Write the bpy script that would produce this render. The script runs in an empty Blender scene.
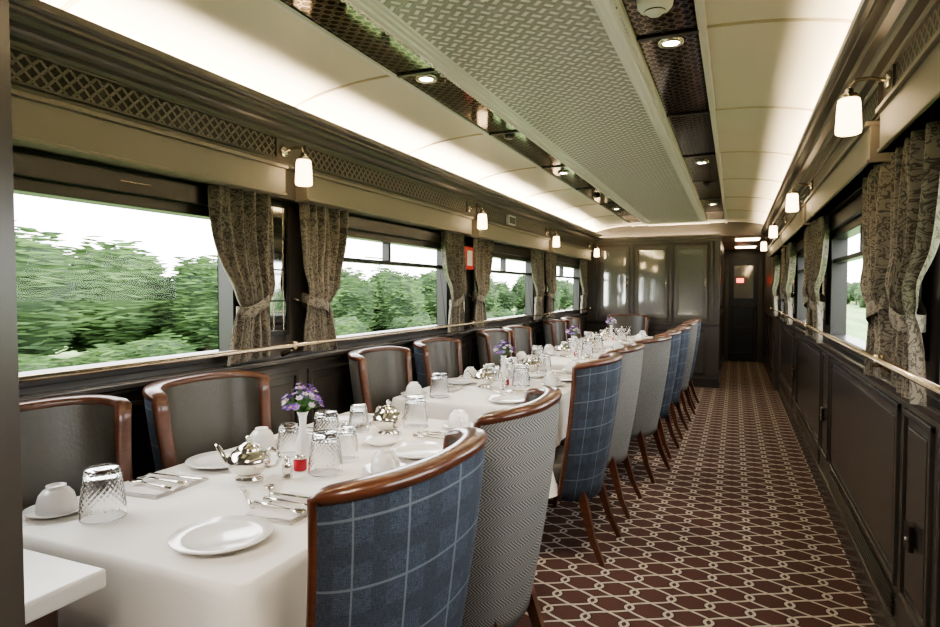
import bpy, math, random
from mathutils import Vector, noise, Matrix
random.seed(3)
pi=math.pi
XC=-0.75
def SX(side,s): return XC+side*s

# ------------------------------------------------------------------ materials
MATS={}
class E:
    def __init__(s,nt,k): s.nt=nt; s.k=k
    def _op(s,op,o=None,o2=None):
        n=s.nt.nodes.new('ShaderNodeMath'); n.operation=op
        s.nt.links.new(s.k,n.inputs[0])
        for i,q in ((1,o),(2,o2)):
            if q is None: continue
            if isinstance(q,E): s.nt.links.new(q.k,n.inputs[i])
            else: n.inputs[i].default_value=q
        return E(s.nt,n.outputs[0])
    def __add__(s,o): return s._op('ADD',o)
    def __sub__(s,o): return s._op('SUBTRACT',o)
    def __mul__(s,o): return s._op('MULTIPLY',o)
    def __truediv__(s,o): return s._op('DIVIDE',o)
    def sin(s): return s._op('SINE')
    def cos(s): return s._op('COSINE')
    def abs(s): return s._op('ABSOLUTE')
    def sqrt(s): return s._op('SQRT')
    def fr(s): return s._op('FRACT')
    def floor(s): return s._op('FLOOR')
    def min(s,o): return s._op('MINIMUM',o)
    def max(s,o): return s._op('MAXIMUM',o)
    def gt(s,o): return s._op('GREATER_THAN',o)
    def lt(s,o): return s._op('LESS_THAN',o)
    def step(s,a,b):   # 1 below a, 0 above b
        n=s.nt.nodes.new('ShaderNodeMapRange'); n.interpolation_type='SMOOTHSTEP'
        s.nt.links.new(s.k,n.inputs[0]); n.inputs[1].default_value=a; n.inputs[2].default_value=b
        n.inputs[3].default_value=1; n.inputs[4].default_value=0
        return E(s.nt,n.outputs[0])
def newmat(name):
    m=bpy.data.materials.new(name); m.use_nodes=True; MATS[name]=m
    nt=m.node_tree; b=nt.nodes['Principled BSDF']
    return m,nt,b
def P(name,col,rough=.5,metal=0,bumps=None,var=0,**kw):
    m,nt,b=newmat(name)
    b.inputs['Base Color'].default_value=(*col,1); b.inputs['Roughness'].default_value=rough; b.inputs['Metallic'].default_value=metal
    for k,v in kw.items(): b.inputs[k.replace('_',' ')].default_value=v
    if var or bumps:
        tc=nt.nodes.new('ShaderNodeTexCoord'); n=nt.nodes.new('ShaderNodeTexNoise'); n.inputs['Scale'].default_value=(bumps[0] if bumps else 6)
        n.inputs['Detail'].default_value=4
        nt.links.new(tc.outputs['Object'],n.inputs['Vector'])
        if var:
            mx=mix(nt,E(nt,n.outputs['Fac']).k,tuple(c*(1-var) for c in col),tuple(min(1,c*(1+var)) for c in col)); nt.links.new(mx,b.inputs['Base Color'])
        if bumps: bump(nt,b,n.outputs['Fac'],bumps[1])
    return m
def coords(nt,kind='Object'):
    tc=nt.nodes.new('ShaderNodeTexCoord'); sp=nt.nodes.new('ShaderNodeSeparateXYZ')
    nt.links.new(tc.outputs[kind],sp.inputs[0])
    return [E(nt,sp.outputs[i]) for i in range(3)],tc.outputs[kind]
def mix(nt,fac,a,b):
    n=nt.nodes.new('ShaderNodeMix'); n.data_type='RGBA'
    if hasattr(fac,'k'): fac=fac.k
    nt.links.new(fac,n.inputs['Factor'])
    for i,c in ((6,a),(7,b)):
        if isinstance(c,tuple): n.inputs[i].default_value=(*c[:3],1)
        else: nt.links.new(c,n.inputs[i])
    return n.outputs[2]
def bump(nt,b,h,dist=.002,strength=1):
    if hasattr(h,'k'): h=h.k
    n=nt.nodes.new('ShaderNodeBump'); n.inputs['Distance'].default_value=dist; n.inputs['Strength'].default_value=strength
    nt.links.new(h,n.inputs['Height']); nt.links.new(n.outputs[0],b.inputs['Normal'])
def tex_noise(nt,vec,scale,detail=3,dist=0,mapscale=None):
    n=nt.nodes.new('ShaderNodeTexNoise'); n.inputs['Scale'].default_value=scale; n.inputs['Detail'].default_value=detail; n.inputs['Distortion'].default_value=dist
    if mapscale:
        mp=nt.nodes.new('ShaderNodeMapping'); mp.inputs['Scale'].default_value=mapscale; nt.links.new(vec,mp.inputs[0]); vec=mp.outputs[0]
    nt.links.new(vec,n.inputs['Vector']); return E(nt,n.outputs['Fac'])
def emis(name,col,st):
    m,nt,b=newmat(name); b.inputs['Base Color'].default_value=(*col,1); b.inputs['Emission Color'].default_value=(*col,1); b.inputs['Emission Strength'].default_value=st; return m

P('dark_panel',(.070,.062,.053),.28,var=.1)
P('dark_panel2',(.058,.051,.044),.25)
P('taupe',(.20,.180,.142),.42)
P('taupe_dark',(.100,.091,.076),.34)
P('black_trim',(.014,.012,.010),.3)
P('cream_ceil',(.78,.73,.61),.34)
P('rib',(.50,.43,.28),.4)
P('white_mould',(.78,.75,.72),.28)
P('brass',(.55,.46,.34),.25,1)
P('nickel',(.75,.68,.58),.2,1)
P('silver',(.80,.76,.70),.14,1)
P('porcelain',(.92,.90,.88),.15,Coat_Weight=.5)
P('linen',(.90,.87,.83),.85,bumps=(400,.0006))
P('napkin',(.74,.70,.68),.9,bumps=(300,.0006))
P('leather',(.062,.057,.045),.34,bumps=(90,.0008),var=.12)
P('white_stone',(.84,.83,.80),.3)
P('red_plastic',(.6,.03,.03),.4)
P('white_plastic',(.75,.75,.72),.4)
P('stem',(.08,.22,.05),.6)
P('petal_purple',(.13,.035,.36),.6)
P('petal_violet',(.30,.13,.55),.6)
P('petal_white',(.62,.55,.75),.6)
P('petal_yellow',(.75,.55,.1),.6)
P('petal_red',(.45,.02,.04),.5)
P('mirror',(.55,.56,.54),.05,1)
P('navy_door',(.035,.042,.060),.35)
emis('led',(1,.82,.57),88)
emis('shade_glow',(1,.72,.42),5)
emis('spot_glow',(1,.88,.68),45)
emis('panel_glow',(1,.80,.50),10)
emis('red_glow',(1,.08,.04),4)

# wood
m,nt,b=newmat('mahogany'); c,v=coords(nt)
n=tex_noise(nt,v,9,5,1.2,(1,1,6))
nt.links.new(mix(nt,n,(.040,.013,.007),(.140,.050,.025)),b.inputs['Base Color']); b.inputs['Roughness'].default_value=.28; b.inputs['Coat Weight'].default_value=.4
m,nt,b=newmat('dark_wood'); c,v=coords(nt)
n=tex_noise(nt,v,9,5,1.2,(1,1,.2))
nt.links.new(mix(nt,n,(.03,.010,.006),(.10,.032,.016)),b.inputs['Base Color']); b.inputs['Roughness'].default_value=.3

def tri(e): return ((e+.5).fr()-.5).abs()
# carpet
m,nt,b=newmat('carpet'); (x,y,z),v=coords(nt)
sx,sy,a=.158,.29,.60
Y=y/sy; Xp=x/sx
s=(Y*(2*pi)).sin()*a
gr=(((Y*(2*pi)).cos()*(2*pi*a*sx/sy))); gr=(gr*gr+1).sqrt()
d=(tri(Xp+s)/gr).min(tri(Xp-s)/gr)
wn=tex_noise(nt,v,160,2)
line=d.step(.032,.050)
edge=d.step(.060,.09)
base=mix(nt,tex_noise(nt,v,220,2),(.038,.014,.011),(.088,.034,.025))
c1=mix(nt,edge,base,(.020,.009,.007))
c2=mix(nt,wn,(.27,.235,.195),(.50,.445,.38))
nt.links.new(mix(nt,line,c1,c2),b.inputs['Base Color']); b.inputs['Roughness'].default_value=.95
bump(nt,b,wn,.003)

def rings(nt,U,V,p,r):
    def one(o):
        a=((U/p+o).fr()-.5); c=((V/p+o).fr()-.5)
        return ((a*a+c*c).sqrt()-r).abs()
    return one(0).min(one(.5))
m,nt,b=newmat('fretwork'); (u,v_,w),v=coords(nt,'UV')
d=rings(nt,u,v_,.046,.40); l=d.step(.050,.10)
nt.links.new(mix(nt,l,(.018,.015,.012),(.175,.158,.126)),b.inputs['Base Color']); b.inputs['Roughness'].default_value=.35; b.inputs['Metallic'].default_value=.2
bump(nt,b,l,.008)
m,nt,b=newmat('ceil_emboss'); (u,v_,w),v=coords(nt,'UV')
p=.060
U=(u+v_)/p; V=(u-v_)/p
chk=((U.floor()+V.floor())*.5).fr().gt(.25)
a1=(U.fr()-.5).abs(); a2=(V.fr()-.5).abs()
bar1=a1.step(.15,.24)*a2.step(.36,.46); bar2=a2.step(.15,.24)*a1.step(.36,.46)
h=bar1*chk+bar2*(chk*-1+1)
nt.links.new(mix(nt,h,(.36,.33,.325),(.90,.84,.83)),b.inputs['Base Color']); b.inputs['Roughness'].default_value=.38
bump(nt,b,h,.016)
m,nt,b=newmat('perforated'); (u,v_,w),v=coords(nt,'UV')
d=rings(nt,u,v_,.052,.36); h=d.step(.055,.09)
nt.links.new(mix(nt,h,(.045,.038,.030),(.30,.24,.185)),b.inputs['Base Color']); b.inputs['Roughness'].default_value=.08
b.inputs['Metallic'].default_value=1
bump(nt,b,h,.002,.4)
# curtain damask
m,nt,b=newmat('damask'); (u,v_,w),v=coords(nt,'UV')
n1=tex_noise(nt,v,22,2,2.4); n2=tex_noise(nt,v,400,1)
l=(n1-.5).abs().step(.030,.055)
base=mix(nt,n2,(.038,.031,.021),(.066,.056,.039))
lt=mix(nt,n2,(.135,.115,.083),(.24,.208,.155))
nt.links.new(mix(nt,l,lt,base),b.inputs['Base Color']); b.inputs['Roughness'].default_value=.65
b.inputs['Sheen Weight'].default_value=.15
# plaid
m,nt,b=newmat('plaid'); (u,v_,w),v=coords(nt,'UV')
wv=tex_noise(nt,v,500,1); wu=tex_noise(nt,v,60,2,0,(12,1,1)); wu2=tex_noise(nt,v,60,2,0,(1,12,1))
base=mix(nt,((wv+wu+wu2)/3).step(.38,.62),(.080,.102,.140),(.016,.024,.042))
l1=tri(u/.135).step(.012,.026).max(tri(v_/.135).step(.012,.026))
l2=tri(u/.135+.5).step(.12,.16)*.45; l3=tri(v_/.135+.5).step(.12,.16)*.45
c1=mix(nt,l2.max(l3),base,(.024,.030,.044))
nt.links.new(mix(nt,l1*.5,c1,(.22,.26,.30)),b.inputs['Base Color']); b.inputs['Roughness'].default_value=.9
bump(nt,b,wv,.001)
# tweed
m,nt,b=newmat('tweed'); (u,v_,w),v=coords(nt,'UV')
q=.015
hb=((u/q)+ (tri(v_/(q*4))*6)).fr().gt(.5)
wv=tex_noise(nt,v,260,2)
nt.links.new(mix(nt,hb*.6+wv*.45,(.022,.022,.024),(.36,.355,.335)),b.inputs['Base Color']); b.inputs['Roughness'].default_value=.9
bump(nt,b,wv,.001)
# cabinet glass
m,nt,b=newmat('cabinet_glass'); (u,v_,w),v=coords(nt,'Object')
p=.035
h=tri((u+w)/p).min(tri((u-w)/p)).step(.08,.13)
nt.links.new(mix(nt,h,(.50,.51,.48),(.27,.27,.25)),b.inputs['Base Color']); b.inputs['Roughness'].default_value=.06; b.inputs['Metallic'].default_value=.65
# glass
m,nt,b=newmat('pane'); nt.nodes.remove(b)
tr=nt.nodes.new('ShaderNodeBsdfTransparent'); tr.inputs[0].default_value=(.94,.95,.94,1)
gl=nt.nodes.new('ShaderNodeBsdfGlossy'); gl.inputs['Roughness'].default_value=.02
mx=nt.nodes.new('ShaderNodeMixShader'); mx.inputs[0].default_value=.010
nt.links.new(tr.outputs[0],mx.inputs[1]); nt.links.new(gl.outputs[0],mx.inputs[2]); nt.links.new(mx.outputs[0],nt.nodes['Material Output'].inputs[0])
m,nt,b=newmat('crystal'); b.inputs['Transmission Weight'].default_value=1; b.inputs['Roughness'].default_value=.05; b.inputs['IOR'].default_value=1.42; b.inputs['Base Color'].default_value=(1,1,1,1)
# outdoors (train is moving: texture detail is long along the track)
def foliage(name,a,b_,scale,lo=.38,hi=.62,st=.3):
    m,nt,b=newmat(name); c,v=coords(nt)
    n=tex_noise(nt,v,scale,3,0,(1,st,1)); n2=tex_noise(nt,v,scale*4,3,0,(1,st*.4,1))
    r=(n*.65+n2*.35).step(lo,hi)
    nt.links.new(mix(nt,r,b_,a),b.inputs['Base Color']); b.inputs['Roughness'].default_value=.95
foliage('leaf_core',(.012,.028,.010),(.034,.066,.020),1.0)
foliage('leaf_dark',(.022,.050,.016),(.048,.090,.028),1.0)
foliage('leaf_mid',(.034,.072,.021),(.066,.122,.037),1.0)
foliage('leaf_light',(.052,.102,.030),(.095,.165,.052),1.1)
foliage('grass',(.08,.155,.040),(.21,.31,.115),.5,st=.12)
P('bark',(.06,.045,.03),.9)
P('fence_wood',(.10,.09,.075),.9)

# ------------------------------------------------------------------ mesh builder
class MB:
    def __init__(s): s.v=[];s.f=[];s.m=[];s.uv=[];s.sm=[];s.mats=[]
    def mi(s,n):
        if n not in s.mats: s.mats.append(n)
        return s.mats.index(n)
    def add(s,vs,fs,mat,smooth=False,uvs=None):
        o=len(s.v); k=s.mi(mat)
        s.v+= [tuple(p) for p in vs]
        for f in fs:
            s.f.append([o+i for i in f]); s.m.append(k); s.sm.append(smooth)
            s.uv.append([uvs[i] for i in f] if uvs else [(0,0)]*len(f))
    def box(s,x0,x1,y0,y1,z0,z1,mat):
        if x0>x1:x0,x1=x1,x0
        if y0>y1:y0,y1=y1,y0
        vs=[(x,y,z) for x in(x0,x1) for y in(y0,y1) for z in(z0,z1)]
        s.add(vs,[(0,1,3,2),(4,6,7,5),(0,4,5,1),(2,3,7,6),(0,2,6,4),(1,5,7,3)],mat)
    def grid(s,fn,nu,nv,mat,smooth=True,cu=False,cv=False):
        vs=[];uv=[]
        for j in range(nv+1):
            for i in range(nu+1):
                r=fn(i/nu,j/nv)
                vs.append(r[0]); uv.append(r[1])
        fs=[]
        W=nu+1
        for j in range(nv):
            for i in range(nu):
                i2=(i+1)%nu if cu else i+1
                j2=(j+1)%nv if cv else j+1
                fs.append((j*W+i,j*W+i2,j2*W+i2,j2*W+i))
        s.add(vs,fs,mat,smooth,uv)
    def lathe(s,prof,c,n,mat,mod=None,smooth=True):
        m=len(prof)-1
        def fn(u,v):
            r,z=prof[int(round(v*m))]; a=2*pi*u
            if mod: r=r*mod(a,z)
            return (c[0]+r*math.cos(a),c[1]+r*math.sin(a),c[2]+z),(u,z)
        s.grid(fn,n,m,mat,smooth,cu=True)
    def tube(s,pts,rad,n,mat,smooth=True,ry=None,caps=True):
        pts=[Vector(p) for p in pts]; N=len(pts)
        if not isinstance(rad,(list,tuple)): rad=[rad]*N
        up=Vector((0,0,1)); vs=[]; 
        t0=(pts[1]-pts[0]).normalized()
        if abs(t0.z)>.9: up=Vector((1,0,0))
        nrm=(up-t0*up.dot(t0)).normalized()
        for i,p in enumerate(pts):
            t=(pts[min(i+1,N-1)]-pts[max(i-1,0)]).normalized()
            nrm=(nrm-t*nrm.dot(t)).normalized(); bn=t.cross(nrm)
            for k in range(n):
                a=2*pi*(k+.5)/n
                vs.append(p+nrm*(math.cos(a)*rad[i])+bn*(math.sin(a)*rad[i]*(ry or 1)))
        fs=[(i*n+k,i*n+(k+1)%n,(i+1)*n+(k+1)%n,(i+1)*n+k) for i in range(N-1) for k in range(n)]
        s.add(vs,fs,mat,smooth)
        if caps: s.add(vs[:n],[tuple(range(n))[::-1]],mat); s.add(vs[-n:],[tuple(range(n))],mat)
    def extr(s,prof,y0,y1,mat,smooth=False,closed=False,side=None):
        L=0;uv=[];vs=[]
        pr=list(prof)+([prof[0]] if closed else [])
        for i,(a,z) in enumerate(pr):
            if i: L+=math.hypot(a-pr[i-1][0],z-pr[i-1][1])
            x=SX(side,a) if side else a
            vs+=[(x,y0,z),(x,y1,z)]; uv+=[(y0,L),(y1,L)]
        s.add(vs,[(2*i,2*i+1,2*i+3,2*i+2) for i in range(len(pr)-1)],mat,smooth,uv)
    def rbox(s,c,h,e,mat,nu=32,nv=14,fn2=None):
        def sp(x,p): return math.copysign(abs(x)**p,x)
        def fn(u,v):
            a=2*pi*u; b=-pi/2+pi*v
            p=(c[0]+h[0]*sp(math.cos(b),e)*sp(math.cos(a),e),c[1]+h[1]*sp(math.cos(b),e)*sp(math.sin(a),e),c[2]+h[2]*sp(math.sin(b),e))
            if fn2: p=fn2(p)
            return p,(p[0],p[1])
        s.grid(fn,nu,nv,mat,True,cu=True)
    def mesh(s,name,clean=True):
        me=bpy.data.meshes.new(name); me.from_pydata(s.v,[],s.f)
        for n in s.mats: me.materials.append(MATS[n])
        me.polygons.foreach_set('material_index',s.m); me.polygons.foreach_set('use_smooth',s.sm)
        ul=me.uv_layers.new(name='UVMap'); flat=[c for f in s.uv for p in f for c in p]; ul.data.foreach_set('uv',flat)
        if clean:
            import bmesh
            bm=bmesh.new(); bm.from_mesh(me); bmesh.ops.remove_doubles(bm,verts=bm.verts,dist=1e-5)
            bmesh.ops.recalc_face_normals(bm,faces=bm.faces); bm.to_mesh(me); bm.free()
        return me
    def build(s,name,bevel=0,loc=(0,0,0),rz=0,clean=True):
        return place(s.mesh(name,clean),name,loc,rz,bevel)
def place(me,name,loc=(0,0,0),rz=0,bevel=0):
    o=bpy.data.objects.new(name,me); bpy.context.collection.objects.link(o); o.location=loc; o.rotation_euler=(0,0,rz)
    if bevel:
        md=o.modifiers.new('bevel','BEVEL'); md.width=bevel; md.segments=2; md.limit_method='ANGLE'; md.angle_limit=math.radians(50)
    return o

# ------------------------------------------------------------------ room
YE=9.37; YB=-1.3; WS=1.31
piers=[2.43,4.65,6.87,9.09]; wins=[1.32,3.54,5.76,7.98]; WH=.84
ZS=1.065; ZT=1.68
b=MB(); b.box(-2.2,.7,YB,13.2,-.05,0,'carpet'); b.build('floor')
for side,nm in ((-1,'left'),(1,'right')):
    b=MB()
    x0,x1=SX(side,WS),SX(side,WS+.06)
    b.box(x0,x1,YB,YE,0,ZS,'dark_panel'); b.box(x0,x1,YB,YE,ZT,2.4,'dark_panel')
    edges=[YB]+[e for w in wins for e in (w-WH,w+WH)]+[YE]
    for i in range(0,len(edges),2): b.box(x0,x1,edges[i],edges[i+1],ZS,ZT,'dark_panel')
    b.build('wall_'+nm)
    b=MB()
    prof=[(1.31,.97),(1.285,.975),(1.28,.99),(1.265,.995),(1.262,1.015),(1.27,1.022),(1.31,1.022)]
    b.extr(prof,.6 if side<0 else YB,YE,'dark_panel2',side=side)
    b.extr([(1.31,.13),(1.30,.125),(1.295,.11),(1.29,.0)],.6 if side<0 else YB,YE,'dark_panel2',side=side)
    def panel(y0,y1,z0,z1):
        w=.022
        def bar(ya,yb,za,zb,d): b.box(SX(side,WS+.005),SX(side,WS-d),ya,yb,za,zb,'dark_panel2')
        bar(y0,y1,z0,z0+w,.014);bar(y0,y1,z1-w,z1,.014);bar(y0,y0+w,z0,z1,.0135);bar(y1-w,y1,z0,z1,.0135)
        bar(y0+.055,y1-.055,z0+.055,z1-.055,.008)
    for p in piers[:-1]: panel(p-.17,p+.17,.27,.94)
    for w in wins: panel(w-.86,w+.86,.27,.94)
    for w in wins:
        for k in range(6):
            z=.145+k*.017
            b.box(SX(side,1.31),SX(side,1.297),w-.84,w+.84,z,z+.008,'black_trim')
    b.build('trim_wainscot_'+nm,bevel=.003)
    b=MB(); ya=.6 if side<0 else YB
    b.extr([(1.31,1.79),(1.235,1.79),(1.235,1.925),(1.20,1.93),(1.19,1.935),(1.19,1.945),(1.205,1.95),(1.205,2.065)],ya,YE,'taupe_dark',side=side)
    b.extr([(1.205,2.055),(1.195,2.062),(1.19,2.075),(1.165,2.080),(1.158,2.092),(1.15,2.10),(1.125,2.108),(1.118,2.125),(1.10,2.132),(1.075,2.138),(1.066,2.145),(1.066,2.168),(1.082,2.168),(1.09,2.125),(1.31,2.12)],ya,YE,'taupe_dark',side=side)
    for w in wins:
        y0,y1=w-1.0,w+1.0
        if side<0: y0=max(y0,.61)
        b.extr([(1.2045,1.962),(1.1985,1.962),(1.1985,2.052),(1.2045,2.052)],y0,y1,'fretwork',side=side)
        for za in (1.956,2.05): b.box(SX(side,1.205),SX(side,1.190),y0,y1,za,za+.008,'taupe_dark')
        for yy in (y0-.008,y1): b.box(SX(side,1.205),SX(side,1.190),yy,yy+.008,1.956,2.058,'taupe_dark')
    b.build('cornice_'+nm)
    b=MB(); b.box(SX(side,1.125),SX(side,1.145),max(ya,-.5),YE-.05,2.126,2.132,'led'); b.build('cove_led_strip')
    for w in wins:
        b=MB(); y0,y1=w-1.03,w+1.03
        if side<0: y0=max(y0,.60)
        b.box(SX(side,1.234),SX(side,1.165),y0,y1,1.785,1.91,'taupe')
        b.box(SX(side,1.234),SX(side,1.152),y0,y1+.006,1.91,1.925,'taupe')
        b.box(SX(side,1.234),SX(side,1.158),y0,y1+.003,1.785,1.797,'taupe')
        b.build('curtain_pelmet',bevel=.003)
    for i,w in enumerate(wins):
        b=MB(); f=.022
        xa,xb=SX(side,1.285),SX(side,1.372)
        b.box(xa,xb,w-WH-.02,w-WH+f,ZS-.02,ZT+.02,'black_trim'); b.box(xa,xb,w+WH-f,w+WH+.02,ZS-.02,ZT+.02,'black_trim')
        b.box(xa,xb,w-WH+f,w+WH-f,ZS-.02,ZS+f,'black_trim'); b.box(xa,xb,w-WH+f,w+WH-f,ZT-f,ZT+.02,'black_trim')
        b.box(SX(side,1.30),SX(side,1.255),w-WH+.01,w+WH-.01,1.70,1.775,'black_trim')
        xg=SX(side,1.355)
        if i>0:
            b.box(SX(side,1.30),SX(side,1.36),w-WH+f,w+WH-f,1.515,1.54,'black_trim')
            b.box(SX(side,1.305),SX(side,1.36),w-.012,w+.012,1.54,ZT-f,'black_trim')
            b.box(SX(side,1.302),SX(side,1.31),w-.30,w-.10,1.548,1.556,'nickel')
        else:
            for k in (-.35,.25): b.box(SX(side,1.256),SX(side,1.250),w+k,w+k+.13,1.735,1.742,'nickel')
        b.add([(xg,w-WH+f,ZS+f),(xg,w+WH-f,ZS+f),(xg,w+WH-f,ZT-f),(xg,w-WH+f,ZT-f)],[(0,1,2,3)],'pane')
        b.build('window_%d'%(i+1+(4 if side>0 else 0)),bevel=.004)
    b=MB(); ya=.62 if side<0 else .2; zr=1.088 if side<0 else 1.118; ye=YE-.13
    b.tube([(SX(side,1.190),ya,zr),(SX(side,1.190),ye,zr)],.010,12,'brass')
    for p in [.75]+piers:
        if p<ya: continue
        b.tube([(SX(side,1.190),p,zr),(SX(side,1.215),p,zr-.03),(SX(side,1.262),p,zr-.045)],[.010,.009,.014],10,'brass')
        b.lathe([(0,-.02),(.017,-.02),(.017,.02),(0,.02)],(SX(side,1.190),p,zr),12,'brass')
    b.build('window_rail')

# curtains
def curtain(side,ye,dr):
    b=MB(); zt,zb,ztie=1.784,1.05,1.28
    S=1.232 if side<0 else 1.228
    W0=.38 if side<0 else .44
    WT=.18
    ph=random.random()*6
    def wid(z):
        if z>ztie:
            t=(zt-z)/(zt-ztie); k=t**2.6; return W0*(1-k)+WT*k
        t=(ztie-z)/(ztie-zb); k=t**.6; return WT*(1-k)+.29*k
    def e0(z):
        return .01+.025*math.exp(-((z-ztie)/.10)**2)
    def fn(u,v):
        z=zt+(zb-zt)*v
        w=wid(z)
        if z>ztie: am=.040-.020*((zt-z)/(zt-ztie))**3; sh=0
        else: am=.018+.012*min(1,(ztie-z)/.1); sh=.008*min(1,(ztie-z)/.1)
        uu=u+.035*math.sin(9*u+ph+z*4)
        wav=math.sin(2*pi*4.5*uu+ph)
        s=S+sh-.006+am*(wav*.78+.22*math.sin(2*pi*10*u+ph))*(.8+.2*math.sin(5*u+ph))-.018*math.exp(-((z-ztie-.09)/.06)**2)
        s=max(s,1.172)
        z2=z-.045*math.sin(pi*u)*math.exp(-((z-ztie-.07)/.08)**2)
        return (SX(side,s),ye+dr*(e0(z)+u*w),z2+ (-.02*u if v>.95 else 0)),(u*.75,z)
    b.grid(fn,120,52,'damask')
    cy=ye+dr*(e0(ztie)+WT/2)
    def tb(u,v):
        a=2*pi*u
        return (SX(side,S+.043*math.cos(a)),cy+.098*math.sin(a),ztie+ (v-.5)*.05+ .03*math.sin(a)*dr*-1+.006*math.sin(3*a)),(u*.3,v*.06)
    b.grid(tb,32,3,'damask',True,cu=True)
    b.tube([(SX(side,S+.02),ye+dr*.03,ztie+.02),(SX(side,1.285),ye+dr*.005,ztie+.03)],.006,8,'brass')
    b.build('curtain')
for side in (-1,1):
    for i,p in enumerate(piers):
        g=.10 if side<0 else .06
        curtain(side,p-g,-1)
        if i<3: curtain(side,p+g,1)
curtain(1,.52,1)

for side in (-1,1):
    for p in piers[:3]:
        b=MB()
        b.box(SX(side,1.309),SX(side,1.285),p-.085,p+.085,1.13,1.775,'black_trim')
        b.box(SX(side,1.285),SX(side,1.281),p-.062,p+.062,1.155,1.75,'mirror')
        for z in (1.30,1.45,1.60): b.box(SX(side,1.285),SX(side,1.278),p-.062,p+.062,z-.004,z+.004,'black_trim')
        for yy in (-.035,.035): b.box(SX(side,1.285),SX(side,1.279),p+yy-.003,p+yy+.003,1.155,1.75,'brass')
        b.build('pier_mirror',bevel=.002)

def lamp(side):
    b=MB()
    q=lambda s,z:(SX(side,s)-SX(side,1.205),0,z)
    def disc(u,v):
        r=[0,.028,.03,.024,0][int(round(v*4))]; dx=[0,0,.008,.014,.016][int(round(v*4))]; a=2*pi*u
        return (-side*dx,r*math.cos(a),2.0+r*math.sin(a)),(u,v)
    b.grid(disc,20,4,'nickel',True,cu=True)
    b.tube([q(1.19,2.0),q(1.15,2.012),q(1.11,2.01),q(1.095,1.995),q(1.09,1.965)],.006,10,'nickel')
    c=q(1.09,0)
    b.lathe([(0,1.985),(.012,1.983),(.014,1.97),(.024,1.966),(.030,1.954),(.028,1.948),(0,1.948)],(c[0],0,0),20,'nickel')
    b.lathe([(.026,1.952),(.032,1.948),(.035,1.93),(.039,1.850),(.038,1.838),(.031,1.834),(0,1.834)],(c[0],0,0),28,'shade_glow')
    return b.mesh('wall_lamp')
for side in (-1,1):
    me=lamp(side)
    for p in piers: place(me,'wall_lamp',(SX(side,1.205),p-(.045 if side<0 else 0),.035 if side>0 else 0),0)
# ------------------------------------------------------------------ ceiling
b=MB()
b.box(-2.2,.7,YB,YE,2.40,2.44,'cream_ceil')  # unseen roof slab over the ceiling, added to keep sky light out
for side in (-1,1):
    cove=[(.63+.67*math.sin(a),2.10+.195*math.cos(a)) for a in [i*pi/2/16 for i in range(17)]]
    b.extr(cove,YB,YE,'cream_ceil',True,side=side)
    b.extr([(.645,2.292),(.64,2.278),(.62,2.276),(.615,2.285)],YB,YE,'white_mould',side=side)
    b.extr([(.40,2.288),(.63,2.288)],YB,8.9,'perforated',side=side)
    b.extr([(.40,2.288),(.63,2.288)],8.9,YE,'cream_ceil',side=side)
    b.extr([(.40,2.286),(.40,2.262),(.375,2.255),(.365,2.262),(.35,2.262),(.345,2.27),(.33,2.27),(.325,2.276),(.31,2.276)],YB,8.85,'white_mould',side=side)
    b.extr([(.0,2.276),(.312,2.276)],YB,8.85,'ceil_emboss',side=side)
    y=.21
    while y<YE:
        rp=[(a,z-.006) for a,z in cove]
        vs=[];fs=[]
        for i,(a,z) in enumerate(rp):
            vs+=[(SX(side,a),y-.007,z),(SX(side,a),y+.007,z),(SX(side,a),y-.009,z+.008),(SX(side,a),y+.009,z+.008)]
        for i in range(len(rp)-1):
            k=4*i; fs+=[(k,k+1,k+5,k+4),(k,k+2,k+6,k+4),(k+1,k+3,k+7,k+5)]
        b.add(vs,fs,'rib',True); y+=1.11
    y=.21
    while y<8.8:
        b.box(SX(side,.40),SX(side,.63),y-.012,y+.012,2.280,2.287,'black_trim'); y+=1.11
    y=YB
    while y<8.8:
        b.box(SX(side,.386),SX(side,.392),y,y+.012,2.250,2.257,'white_mould'); y+=.03
b.box(-1.15,-.35,8.85,8.88,2.255,2.29,'white_mould')
b.box(-1.16,-.34,8.88,YE,2.28,2.29,'cream_ceil')
b.build('ceiling')
for side in (-1,1):
    for y in (.2,2.5,4.9,7.3):
        b=MB(); b.lathe([(.0,2.283),(.030,2.283),(.032,2.276),(.045,2.276),(.047,2.286)],(SX(side,.515),y,0),28,'nickel')
        b.lathe([(0,2.2805),(.029,2.2805)],(SX(side,.515),y,0),24,'spot_glow')
        b.build('ceiling_downlight')
        l=bpy.data.lights.new('spot','SPOT'); l.energy=38; l.spot_size=math.radians(105); l.spot_blend=.9; l.color=(1,.86,.68); l.shadow_soft_size=.03
        o=bpy.data.objects.new('downlight_beam',l); bpy.context.collection.objects.link(o); o.location=(SX(side,.515),y,2.27)
b=MB(); b.lathe([(0,2.235),(.02,2.235),(.03,2.245),(.045,2.25),(.055,2.262),(.058,2.286),(0,2.286)],(-.25,2.12,0),32,'white_plastic'); b.lathe([(.034,2.243),(.036,2.252),(.046,2.254)],(-.25,2.12,0),32,'black_trim'); b.build('smoke_detector')
for x,y in ((-.235,5.9),(-1.265,6.2),(-1.265,3.6)):
    b=MB(); b.lathe([(0,2.262),(.02,2.262),(.03,2.268),(.034,2.287),(0,2.287)],(x,y,0),24,'black_trim'); b.build('ceiling_sensor')

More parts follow.
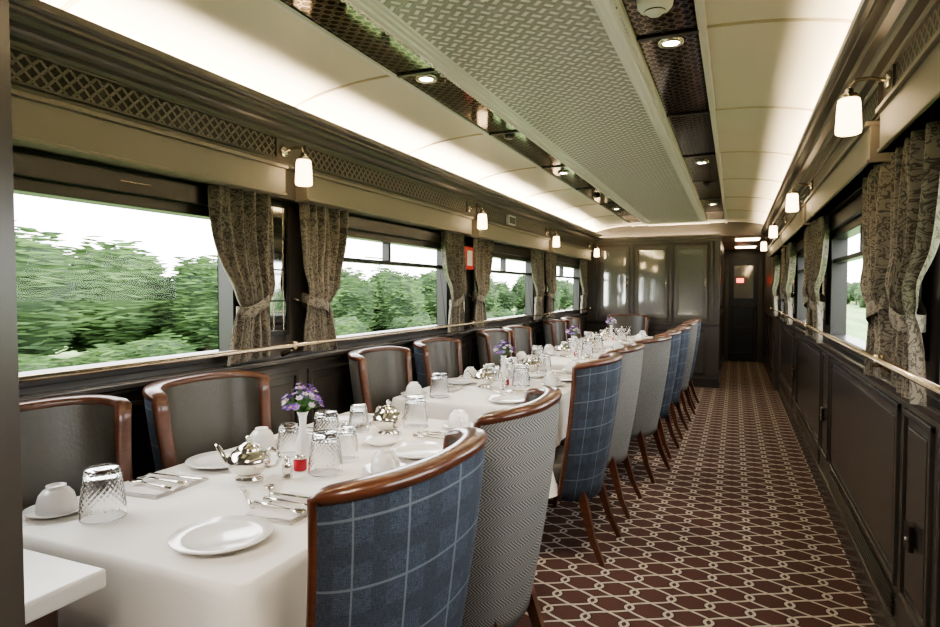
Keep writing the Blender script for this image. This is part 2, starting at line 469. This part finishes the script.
# ------------------------------------------------------------------ end wall, cabinets, corridor
PX=-.19
b=MB()
b.box(-2.2,PX,YE,YE+.1,0,2.4,'dark_panel'); b.box(PX,.7,YE,YE+.1,2.10,2.4,'dark_panel'); b.box(.50,.7,YE,YE+.1,0,2.1,'dark_panel')
b.build('wall_end')
b=MB(); Y=YE-.06
b.box(-2.035,PX,Y,YE-.004,0,2.06,'dark_panel')
b.box(-2.035,PX+.02,Y-.03,Y,2.03,2.075,'taupe_dark'); b.box(-2.035,PX+.02,Y-.05,YE-.004,2.075,2.10,'taupe_dark')
b.box(-1.95,PX,Y+.005,Y+.02,2.10,2.106,'led'); b.box(-2.0,PX+.02,Y-.05,Y-.04,2.10,2.125,'taupe_dark')
b.box(-2.035,PX+.01,Y-.035,Y,.86,.90,'dark_panel2')
b.box(-2.035,PX+.01,Y-.02,Y,0,.12,'dark_panel2')
for xa,xb in ((-1.83,-1.42),(-1.33,-.88),(-.79,-.36)):
    w=.045
    for (a,c,z0,z1) in ((xa,xa+w,.96,1.98),(xb-w,xb,.96,1.98),(xa+w,xb-w,.96,.96+w),(xa+w,xb-w,1.98-w,1.98)): b.box(a,c,Y-.028,Y,z0,z1,'taupe_dark')
    b.box(xa+w,xb-w,Y-.010,Y,.96+w,1.98-w,'cabinet_glass')
    for (a,c,z0,z1) in ((xa,xa+.03,.18,.80),(xb-.03,xb,.18,.80),(xa+.03,xb-.03,.18,.21),(xa+.03,xb-.03,.77,.80)): b.box(a,c,Y-.02,Y,z0,z1,'dark_panel2')
    b.tube([(xb-.022,Y-.045,1.40),(xb-.022,Y-.045,1.52)],.006,8,'brass')
for xa in (-1.91,-1.375,-.835,-.30):
    b.box(xa-.02,xa+.02,Y-.022,Y,.92,2.03,'dark_panel')
b.build('display_cabinet',bevel=.003)
b=MB(); b.box(PX-.06,PX,YE+.1,13,0,2.2,'dark_panel'); 
for y in (9.7,10.8,11.9): 
    for (a,c,z0,z1) in ((y,y+.9,.2,.22),(y,y+.9,.95,.97),(y,y+.02,.2,.97),(y+.88,y+.9,.2,.97),(y,y+.9,1.1,1.12),(y,y+.9,1.9,1.92),(y,y+.02,1.1,1.92),(y+.88,y+.9,1.1,1.92)): b.box(PX,PX+.012,a,c,z0,z1,'dark_panel2')
b.build('wall_corridor_left')
b=MB(); b.box(.50,.60,YE+.1,13,0,2.2,'dark_panel')
for y in (9.7,10.8,11.9): 
    for (a,c,z0,z1) in ((y,y+.9,.2,.22),(y,y+.9,.95,.97),(y,y+.02,.2,.97),(y+.88,y+.9,.2,.97)): b.box(.488,.50,a,c,z0,z1,'dark_panel2')
b.build('wall_corridor_right')
b=MB(); b.box(-.3,.65,13.02,13.1,0,2.2,'dark_panel'); b.build('wall_corridor_end')
b=MB(); b.box(-.3,.65,YE+.1,13.1,2.12,2.2,'cream_ceil'); b.build('ceiling_corridor')
for y in (9.9,11.7):
    b=MB(); b.box(-.02,.34,y,y+.5,2.105,2.12,'white_mould'); b.box(0,.32,y+.02,y+.48,2.10,2.105,'panel_glow'); b.build('corridor_ceiling_light')
b=MB()
b.box(-.17,-.11,12.93,13.015,0,2.03,'taupe_dark'); b.box(.41,.47,12.93,13.015,0,2.03,'taupe_dark'); b.box(-.11,.41,12.93,13.015,1.97,2.03,'taupe_dark')
b.box(-.11,.41,12.96,13,.01,1.97,'navy_door')
for (z0,z1) in ((.15,.55),(.62,1.05)):
    for (a,c,p,q) in ((-.04,-.02,z0,z1),(.32,.34,z0,z1),(-.02,.32,z0,z0+.02),(-.02,.32,z1-.02,z1)): b.box(a,c,12.945,12.96,p,q,'dark_panel2')
b.box(-.02,.32,12.95,12.96,1.2,1.82,'cabinet_glass'); b.box(.03,.15,12.94,12.95,1.50,1.58,'red_glow')
b.tube([(.365,12.92,.98),(.365,12.92,1.1)],.009,8,'brass')
b.build('door_1',bevel=.003)

b=MB(); b.box(-2.05,-.975,.53,.58,0,2.4,'dark_panel'); b.box(-1.01,-.970,.52,.588,0,2.4,'dark_panel2'); b.build('wall_partition')
b=MB(); b.box(-2.2,.7,YB-.1,YB,0,2.4,'dark_panel'); b.build('wall_rear')
b=MB()
b.box(-1.78,-1.19,.60,.885,.735,.775,'white_stone'); b.box(-1.75,-1.26,.60,.83,0.0,.735,'dark_wood'); b.build('side_counter',bevel=.006)

# ------------------------------------------------------------------ tables
TX0,TX1=-1.765,-.905
tables=[(.97,2.62),(3.04,4.60),(4.98,6.50),(6.92,8.45)]
def table(y0,y1):
    b=MB(); x0,x1=TX0,TX1
    r=.03; per=[]; 
    cs=[(x1-r,y1-r,0),(x0+r,y1-r,pi/2),(x0+r,y0+r,pi),(x1-r,y0+r,1.5*pi)]
    for ci,(cx,cy,a0) in enumerate(cs):
        for k in range(9):
            a=a0+k*pi/16; per.append((cx+r*math.cos(a),cy+r*math.sin(a),math.cos(a),math.sin(a)))
        nx=cs[(ci+1)%4]; a=a0+pi/2
        p0=(cx+r*math.cos(a),cy+r*math.sin(a)); p1=(nx[0]+r*math.cos(a),nx[1]+r*math.sin(a))
        L=math.hypot(p1[0]-p0[0],p1[1]-p0[1]); n=int(L/.02)
        for k in range(1,n): t=k/n; per.append((p0[0]+(p1[0]-p0[0])*t,p0[1]+(p1[1]-p0[1])*t,math.cos(a),math.sin(a)))
    N=len(per); corners=[(x,y) for x in(x0,x1) for y in(y0,y1)]
    cum=[0]
    for i in range(1,N): cum.append(cum[-1]+math.hypot(per[i][0]-per[i-1][0],per[i][1]-per[i-1][1]))
    rows=16; seed=y0*7
    vs=[]
    for j in range(rows+1):
        for i,(px,py,nx,ny) in enumerate(per):
            dc=min(math.hypot(px-c[0],py-c[1]) for c in corners); c=math.exp(-(dc/.13)**2)
            if j==0: vs.append((px-nx*.008,py-ny*.008,.750)); continue
            if j==1: vs.append((px,py,.747)); continue
            t=(j-1)/(rows-1)
            drop=.245+.18*c
            wv=.5*math.sin(cum[i]*19+seed)+.5*math.sin(cum[i]*31+seed*2)
            c2=math.exp(-((dc-.12)/.06)**2)
            fl=.10 if px>-1.3 else .06
            off=.004+.012*t+.013*t*wv*(1-c)+fl*c*t-.040*c2*t
            vs.append((px+nx*off,py+ny*off,.747-drop*t))
    fs=[(j*N+i,j*N+(i+1)%N,(j+1)*N+(i+1)%N,(j+1)*N+i) for j in range(rows) for i in range(N)]
    b.add(vs,fs,'linen',True)
    b.add(vs[:N],[tuple(range(N))],'linen')
    b.box(x0+.02,x1-.02,y0+.02,y1-.02,.71,.744,'dark_wood')
    for yy in (y0+.3,y1-.3):
        cx=(x0+x1)/2+.06
        b.lathe([(.05,.71),(.035,.6),(.045,.4),(.03,.25),(.05,.1),(.16,.04),(.17,0),(0,0)],(cx,yy,0),24,'dark_wood')
    b.build('dining_table')
for t in tables: table(*t)

# ------------------------------------------------------------------ chairs
def chair(fabric):
    b=MB()
    def spw(x,p): return math.copysign(abs(x)**p,x)
    def pt(a,t,off):
        zt=1.0-.022*abs(a)**3; zb=.30; z=zb+(zt-zb)*t
        w=(.220+.070*t**.8)-off; D=.155
        ph=a*pi/2
        x=-D*(1-max(0,math.cos(ph))**.85)-off*max(0,math.cos(ph))**.5
        y=w*spw(math.sin(ph),.85)
        lean=.095*(1-t)**1.4
        return Vector((x-lean,y,z))
    TH=.050
    b.grid(lambda u,v:(pt(u*2-1,v,0),((u-.5)*.74,v*.70+.02)),40,12,fabric)
    b.grid(lambda u,v:(pt(u*2-1,v,TH)+Vector((-.012*math.sin(pi*u)*math.sin(pi*v),0,0)),((u-.5)*.8,v*.67)),40,12,'leather')
    b.grid(lambda u,v:(pt(u*2-1,0,TH*v),(u,v)),40,1,fabric)
    path=[(-1,t) for t in [i/12 for i in range(12)]]+[(-1+2*i/48,1) for i in range(49)]+[(1,1-t) for t in [i/12 for i in range(1,13)]]
    cen=[(pt(a,t,0)+pt(a,t,TH))/2 for a,t in path]
    wd=[(pt(a,t,-.004)-pt(a,t,TH+.002)) for a,t in path]
    vs=[];n=12
    for i,c in enumerate(cen):
        T=(cen[min(i+1,len(cen)-1)]-cen[max(i-1,0)]).normalized()
        d1=wd[i]/2; L1=d1.length; d1=d1-T*d1.dot(T); d1=d1.normalized()*L1; d2=T.cross(d1.normalized())*.015
        for k in range(n):
            an=2*pi*k/n; ca,sa=math.cos(an),math.sin(an)
            vs.append(c+d1*spw(ca,.6)+d2*spw(sa,.6))
    b.add(vs,[(i*n+k,i*n+(k+1)%n,(i+1)*n+(k+1)%n,(i+1)*n+k) for i in range(len(cen)-1) for k in range(n)]+[tuple(range(n)),tuple(range(len(vs)-n,len(vs)))],'mahogany',True)
    b.rbox((-.325,0,.415),(.18,.22,.055),.28,'leather',fn2=lambda p:(p[0],p[1]*(1-.9*(p[0]+.325)**1*.5),p[2]+ .008*math.cos((p[0]+.3)*6)))
    b.rbox((-.325,0,.350),(.175,.195,.03),.15,'mahogany')
    for sgn in (-1,1):
        b.tube([(-.475,sgn*.19,.37),(-.48,sgn*.20,.2),(-.485,sgn*.20,0)],[.026,.022,.015],4,'dark_wood',False)
        b.tube([(-.155,sgn*.165,.36),(-.125,sgn*.175,.26),(-.085,sgn*.19,.12),(-.03,sgn*.20,0)],[.028,.027,.021,.016],4,'mahogany',False)
    return b.mesh('dining_chair')
cP,cT=chair('plaid'),chair('tweed')
R=[(-.52,1.185,cP,-2),(-.52,1.92,cT,2),(-.54,3.24,cP,-2),(-.52,3.94,cT,-2),(-.44,4.70,cT,-10),(-.41,5.42,cP,-4),(-.38,6.15,cP,-3),(-.36,7.00,cT,-3),(-.36,7.75,cP,-3)]
for x,y,me,rz in R: place(me,'dining_chair',(x,y,0),math.radians(rz),.0)
L=[(1.17,cT),(1.84,cP),(3.12,cT),(3.88,cP),(4.98,cT),(5.60,cP),(6.95,cT),(7.70,cP)]
for y,me in L: place(me,'dining_chair',(-1.995,y,0),pi+math.radians(random.uniform(-1,1)))
place(cT,'dining_chair',(-1.38,9.10,0),pi/2+0.02)

# ------------------------------------------------------------------ tableware
ZT_=.7512
def me_plate(r):
    b=MB(); b.lathe([(0,.003),(r*.5,.003),(r*.52,0),(r*.6,0),(r*.66,.006),(r*.97,.016),(r,.019),(r*.985,.021),(r*.70,.012),(r*.62,.008),(0,.007)],(0,0,0),48,'porcelain'); return b.mesh('dinner_plate')
def me_cup():
    b=MB()
    b.lathe([(0,.003),(.03,0),(.045,.002),(.074,.014),(.076,.017),(.045,.007),(0,.006)],(0,0,0),40,'porcelain')
    b.lathe([(.047,.008),(.049,.012),(.047,.035),(.041,.055),(.030,.068),(.024,.071),(.024,.078),(.021,.078),(.020,.072),(0,.072)],(0,0,0),36,'porcelain')
    b.tube([(.046,0,.022),(.066,0,.026),(.074,0,.038),(.068,0,.052),(.040,0,.058)],[.004]*5,8,'porcelain')
    return b.mesh('teacup')
def me_glass(R=.056,H=.135):
    b=MB(); prof=[]
    K=44
    for i in range(K+1): t=i/K; prof.append((R*(1-.25*t**1.5),.002+(H-.010)*t))
    mod=lambda a,z:1+.022*math.cos(22*a)*math.cos(z*2*pi/.016)*(1 if .03<z<H*.9 else 0)
    b.lathe(prof,(0,0,0),132,'crystal',mod)
    r2=prof[-1][0]
    b.lathe([(r2,H-.008),(r2*.95,H-.002),(r2*.8,H),(0,H)],(0,0,0),132,'crystal')
    inner=[(R*(1-.25*(i/20)**1.5)-.0045,.002+(H-.03)*i/20) for i in range(21)]
    b.lathe([(R,.002),(R-.002,0),(R-.0045,.002)],(0,0,0),132,'crystal')
    b.lathe(inner+[(inner[-1][0]*.8,H-.020),(0,H-.019)],(0,0,0),132,'crystal')
    return b.mesh('glass_tumbler')
def me_teapot():
    b=MB(); k=1.12
    S=lambda pr:[(r*k,z*k*1.05) for r,z in pr]
    V=lambda ps:[(x*k,y*k,z*k*1.05) for x,y,z in ps]
    b.lathe(S([(0,0),(.038,0),(.040,.006),(.030,.012),(.034,.018),(.052,.030),(.060,.046),(.058,.062),(.046,.076),(.034,.082),(.035,.085),(.026,.094),(.012,.100),(.006,.104),(.010,.110),(.009,.117),(0,.120)]),(0,0,0),40,'silver')
    b.tube(V([(-.050,0,.040),(-.072,0,.046),(-.084,0,.064),(-.098,0,.084),(-.106,0,.088)]),[.015,.012,.009,.007,.006],12,'silver')
    b.tube(V([(.045,0,.075),(.070,0,.088),(.090,0,.080),(.094,0,.060),(.082,0,.042),(.057,0,.036)]),[.005,.005,.006,.006,.005,.004],10,'silver')
    return b.mesh('silver_teapot')
def me_vase():
    b=MB(); rnd=random.Random(5)
    b.lathe([(0,0),(.030,0),(.032,.004),(.022,.012),(.020,.020),(.027,.045),(.026,.07),(.015,.10),(.011,.13),(.013,.160),(.020,.178),(.017,.178),(.010,.160),(0,.12)],(0,0,0),32,'porcelain',lambda a,z:1+.04*math.cos(10*a))
    cols=['petal_purple','petal_violet','petal_white','petal_purple','petal_violet','petal_white','petal_violet','petal_purple']
    for i in range(42):
        a=rnd.random()*2*pi; rr=.066*math.sqrt(rnd.random()); z=.205+.060*(1-(rr/.07)**2)+rnd.uniform(-.018,.012)
        c=Vector((rr*math.cos(a),rr*math.sin(a),z)); N=Vector((c.x*9,c.y*9,.7)).normalized()
        b.tube([(0,0,.165),(c.x*.5,c.y*.5,.19),tuple(c)],.0013,5,'stem',caps=False)
        t1=N.orthogonal().normalized(); t2=N.cross(t1); col=cols[i%8]; R=rnd.uniform(.012,.018)
        for k in range(6):
            an=k*pi/3; d=t1*math.cos(an)+t2*math.sin(an); e=N.cross(d)
            b.add([c,c+d*R*.6+e*R*.35+N*.003,c+d*R+N*.006,c+d*R*.6-e*R*.35+N*.003],[(0,1,2,3)],col,True)
        b.rbox(tuple(c+N*.003),(.003,.003,.003),1,'petal_yellow',8,6)
    for i in range(16):
        a=rnd.random()*2*pi; d=Vector((math.cos(a),math.sin(a),.35)); e=Vector((-d.y,d.x,0)); c=Vector((0,0,.175))
        b.add([c,c+d*.03+e*.010+Vector((0,0,.02)),c+d*.065+Vector((0,0,.012)),c+d*.03-e*.010+Vector((0,0,.02))],[(0,1,2,3)],'stem',True)
    return b.mesh('flower_vase')
def me_fork():
    b=MB(); b.tube([(0,-.09,.003),(0,-.04,.003),(0,.02,.004),(0,.045,.005)],[.007,.005,.0028,.003],8,'silver',ry=None)
    b.rbox((0,.055,.005),(.010,.014,.0016),.6,'silver',16,6)
    for x in (-.0075,-.0025,.0025,.0075): b.tube([(x,.06,.005),(x,.08,.003),(x,.100,.005)],[.0014,.0014,.0008],6,'silver')
    return b.mesh('fork')
def me_spoon():
    b=MB(); b.tube([(0,-.09,.003),(0,-.04,.003),(0,.02,.004),(0,.05,.005)],[.007,.005,.0028,.003],8,'silver')
    b.rbox((0,.072,.006),(.017,.026,.004),1,'silver',20,10); return b.mesh('spoon')
def me_knife():
    b=MB(); b.rbox((0,-.055,.004),(.0065,.05,.0035),.5,'silver',16,8)
    b.add([(-.006,-.01,.003),(.007,-.01,.003),(.009,.09,.003),(.004,.12,.003),(-.005,.115,.003),(-.006,-.01,.005),(.007,-.01,.0042),(.009,.09,.0042),(.004,.12,.0042),(-.005,.115,.005)],[(0,1,2,3,4),(5,6,7,8,9),(0,1,6,5),(1,2,7,6),(2,3,8,7),(3,4,9,8),(4,0,5,9)],'silver'); return b.mesh('table_knife')
def me_napkin():
    b=MB()
    for k,(w,h) in enumerate(((.075,.105),(.073,.102),(.070,.098))):
        z=.002+k*.0032
        b.grid(lambda u,v:((( u-.5)*2*w,(v-.5)*2*h,z+.0016*math.sin(u*7+k)*math.sin(v*5+k)+.001),(u,v)),10,12,'napkin')
        b.box(-w,w,-h,h,z-.0022,z-.0005,'napkin')
    return b.mesh('folded_napkin')
def me_salt():
    b=MB(); b.lathe([(0,0),(.016,0),(.017,.004),(.012,.010),(.018,.03),(.014,.05),(.010,.055),(.011,.062),(.006,.07),(0,.072)],(0,0,0),24,'silver'); return b.mesh('salt_shaker')
def me_jam():
    b=MB(); b.lathe([(0,0),(.020,0),(.022,.004),(.022,.034),(.018,.038)],(0,0,0),24,'petal_red'); b.lathe([(.0,.050),(.014,.050),(.021,.046),(.021,.038),(0,.038)],(0,0,0),24,'silver'); return b.mesh('jam_jar')
PL=me_plate(.118); PS=me_plate(.075); CU=me_cup(); GL=me_glass(); GS=me_glass(.044,.115); TP=me_teapot(); VA=me_vase(); FO=me_fork(); SP=me_spoon(); KN=me_knife(); NA=me_napkin(); SA=me_salt(); JA=me_jam()
def setting(y0,first):
    d=y0-.97; r=lambda:random.uniform(-.006,.006)
    j=(lambda:0) if first else r
    def p(me,n,x,y,rz=0,dz=0): place(me,n,(x+j(),y+d+j(),ZT_+dz),rz)
    p(PL,'dinner_plate',-1.12,1.13); p(PL,'dinner_plate',-1.62,1.64); p(PL,'dinner_plate',-1.05,2.02); p(PL,'dinner_plate',-1.60,2.38)
    p(GL,'glass_tumbler',-1.53,1.13); p(GL,'glass_tumbler',-1.235,1.70); p(GL,'glass_tumbler',-1.44,1.99); p(GL,'glass_tumbler',-1.29,2.44)
    p(GS,'glass_tumbler',-1.49,1.83); p(GS,'glass_tumbler',-1.27,1.87); p(GS,'glass_tumbler',-1.47,2.26)
    p(CU,'teacup',-1.67,1.10,2.4); p(CU,'teacup',-1.65,1.87,2.2); p(CU,'teacup',-1.05,1.77,-.6); p(CU,'teacup',-1.10,2.48,-1); p(PS,'side_plate',-1.26,2.10)
    p(TP,'silver_teapot',-1.41,1.54,.2); p(VA,'flower_vase',-1.38,1.77); p(SA,'salt_shaker',-1.31,1.60); p(SA,'salt_shaker',-1.45,2.13); p(JA,'jam_jar',-1.33,1.69)
    p(TP,'silver_teapot',-1.33,2.27,2.6)
    for x,y,s in ((-1.60,1.385,1),(-1.115,1.375,-1),(-1.09,2.25,-1),(-1.62,2.12,1)):
        p(NA,'folded_napkin',x,y,.05)
        h=.0145
        rz=pi/2*s
        place(KN,'table_knife',(x,y+d+.045,ZT_+h),rz+.08); place(FO,'fork',(x,y+d+.0,ZT_+h),rz+.02); place(SP,'spoon',(x,y+d-.045,ZT_+h),rz-.06)
    p(FO,'fork',-1.285,1.39,.9,.004); p(SP,'spoon',-1.235,1.43,.7,.004)
for i,t in enumerate(tables): setting(t[0]-(0.03 if i else 0),i==0)

# ------------------------------------------------------------------ small wall items
b=MB(); b.box(-2.00,-1.97,4.56,4.74,1.52,1.70,'red_plastic'); b.box(-1.97,-1.964,4.60,4.70,1.55,1.67,'white_plastic'); b.box(-2.026,-2.0,4.60,4.70,1.54,1.68,'red_plastic'); b.build('emergency_hammer_box',bevel=.004)
b=MB(); b.box(-1.942,-1.915,5.45,5.65,1.955,2.045,'white_plastic'); b.box(-1.915,-1.911,5.47,5.63,1.97,2.03,'black_trim'); b.build('exit_sign',bevel=.003)
for y in (2.43,4.65,6.87):
    b=MB(); b.box(.545,.53,y-.035,y+.035,.50,.585,'black_trim'); b.box(.53,.526,y-.006,y+.006,.53,.54,'white_plastic'); b.build('wall_socket',bevel=.002)

# ------------------------------------------------------------------ outside
b=MB(); b.box(-150,-2.6,-80,200,-1.3,-1.2,'grass'); b.box(1.2,150,-80,200,-1.3,-1.2,'grass'); b.build('ground_grass')
rd=random.Random(11)
def bush(b,c,r,nleaf,ls,trunk=True):
    def rad(d): return 1+noise.fractal(d*1.7+Vector(c),1,2.1,3)*.38
    def fn(u,v):
        a=2*pi*u; e=-pi/2+pi*v; d=Vector((math.cos(e)*math.cos(a),math.cos(e)*math.sin(a),math.sin(e))); k=rad(d)*.88
        return (c[0]+d.x*r[0]*k,c[1]+d.y*r[1]*k,c[2]+d.z*r[2]*k),(u,v)
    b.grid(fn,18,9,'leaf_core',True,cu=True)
    if trunk: b.tube([(c[0],c[1],-1.25),(c[0],c[1],c[2])],[.12,.06],6,'bark')
    for i in range(nleaf):
        d=Vector((rd.gauss(0,1),rd.gauss(0,1),rd.gauss(0,1))).normalized()
        k=rad(d)*rd.uniform(.84,1.05)
        p=Vector((c[0]+d.x*r[0]*k,c[1]+d.y*r[1]*k,c[2]+d.z*r[2]*k))
        if p.z<-1.2: continue
        L=ls*rd.uniform(1.6,4.0); W=ls*rd.uniform(.16,.34)
        t=Vector((rd.uniform(-.3,.3),1,rd.uniform(-.14,.14))).normalized()*L
        w=Vector((rd.uniform(-.6,.6),rd.uniform(-.1,.1),1)).normalized()*W
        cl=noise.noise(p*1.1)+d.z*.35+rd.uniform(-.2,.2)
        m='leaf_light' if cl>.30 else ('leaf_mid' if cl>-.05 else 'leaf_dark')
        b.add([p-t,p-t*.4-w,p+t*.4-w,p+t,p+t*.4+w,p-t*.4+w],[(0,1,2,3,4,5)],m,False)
b=MB(); y=7
while y<95:
    x=-2.6-(17+rd.uniform(-1,4)); far=y>40; h=rd.uniform(1.4,2.1)
    bush(b,(x,y,.45+rd.uniform(-.3,.5)+(.3 if y<16 else 0)),(1.4,rd.uniform(1.4,2.5),h),600 if far else 1500,.12 if not far else .18); y+=rd.uniform(1.0,1.8)*(1.4 if far else 1)
b.build('tree_line',clean=False)
b=MB(); y=6
while y<60:
    x=-2.6-(14+rd.uniform(-.8,1)); far=y>25
    if math.sin(y*.6+.5)>-.2: bush(b,(x,y,-1.0+rd.uniform(-.1,.3)),(.8,rd.uniform(.9,1.7),rd.uniform(.5,1.0)),250 if far else 600,.09,False)
    y+=rd.uniform(.9,1.7)
b.build('hedge',clean=False)
b=MB(); y=30
while y<190:
    bush(b,(1.2+rd.uniform(17,22),y,.6+rd.uniform(-.5,.8)),(1.6,2.6,rd.uniform(1.6,2.6)),260,.20); y+=rd.uniform(2.5,4.5)
b.build('tree_line',clean=False)
b=MB(); 
for k in range(30): b.box(-10.06,-9.98,2+k*2.4,2.08+k*2.4,-1.25,-.35,'fence_wood')
for z in (-.85,-.5): b.box(-10.03,-10.0,2,72,z,z+.05,'fence_wood')
b.build('lineside_fence')

# ------------------------------------------------------------------ world, lights, camera
w=bpy.data.worlds.new('sky'); bpy.context.scene.world=w; w.use_nodes=True
nt=w.node_tree; bg=nt.nodes['Background']; bg.inputs[1].default_value=6.0
(x,y,z),v=coords(nt,'Generated')
n=tex_noise(nt,v,3,4,0,(1,1,3))
nt.links.new(mix(nt,n,(.90,.92,.95),(1,.985,.96)),bg.inputs[0])
l=bpy.data.lights.new('fill_lamp','AREA'); l.energy=22; l.size=.6; l.color=(1,.9,.78)  # added fill lamp behind the camera, brightens the near end; no fixture
o=bpy.data.objects.new('camera_side_fill',l); bpy.context.collection.objects.link(o); o.location=(-.4,-.4,2.24)
cam=bpy.data.cameras.new('cam'); cam.lens=24; cam.sensor_width=36; cam.clip_start=.02; cam.clip_end=500
co=bpy.data.objects.new('camera',cam); bpy.context.collection.objects.link(co)
co.location=(0,0,1.35); co.rotation_euler=(math.radians(90-2.1),0,math.radians(22.9))
bpy.context.scene.camera=co
bpy.context.scene.view_settings.exposure=.75
try: bpy.context.scene.view_settings.look='AgX - Medium High Contrast'
except Exception: pass
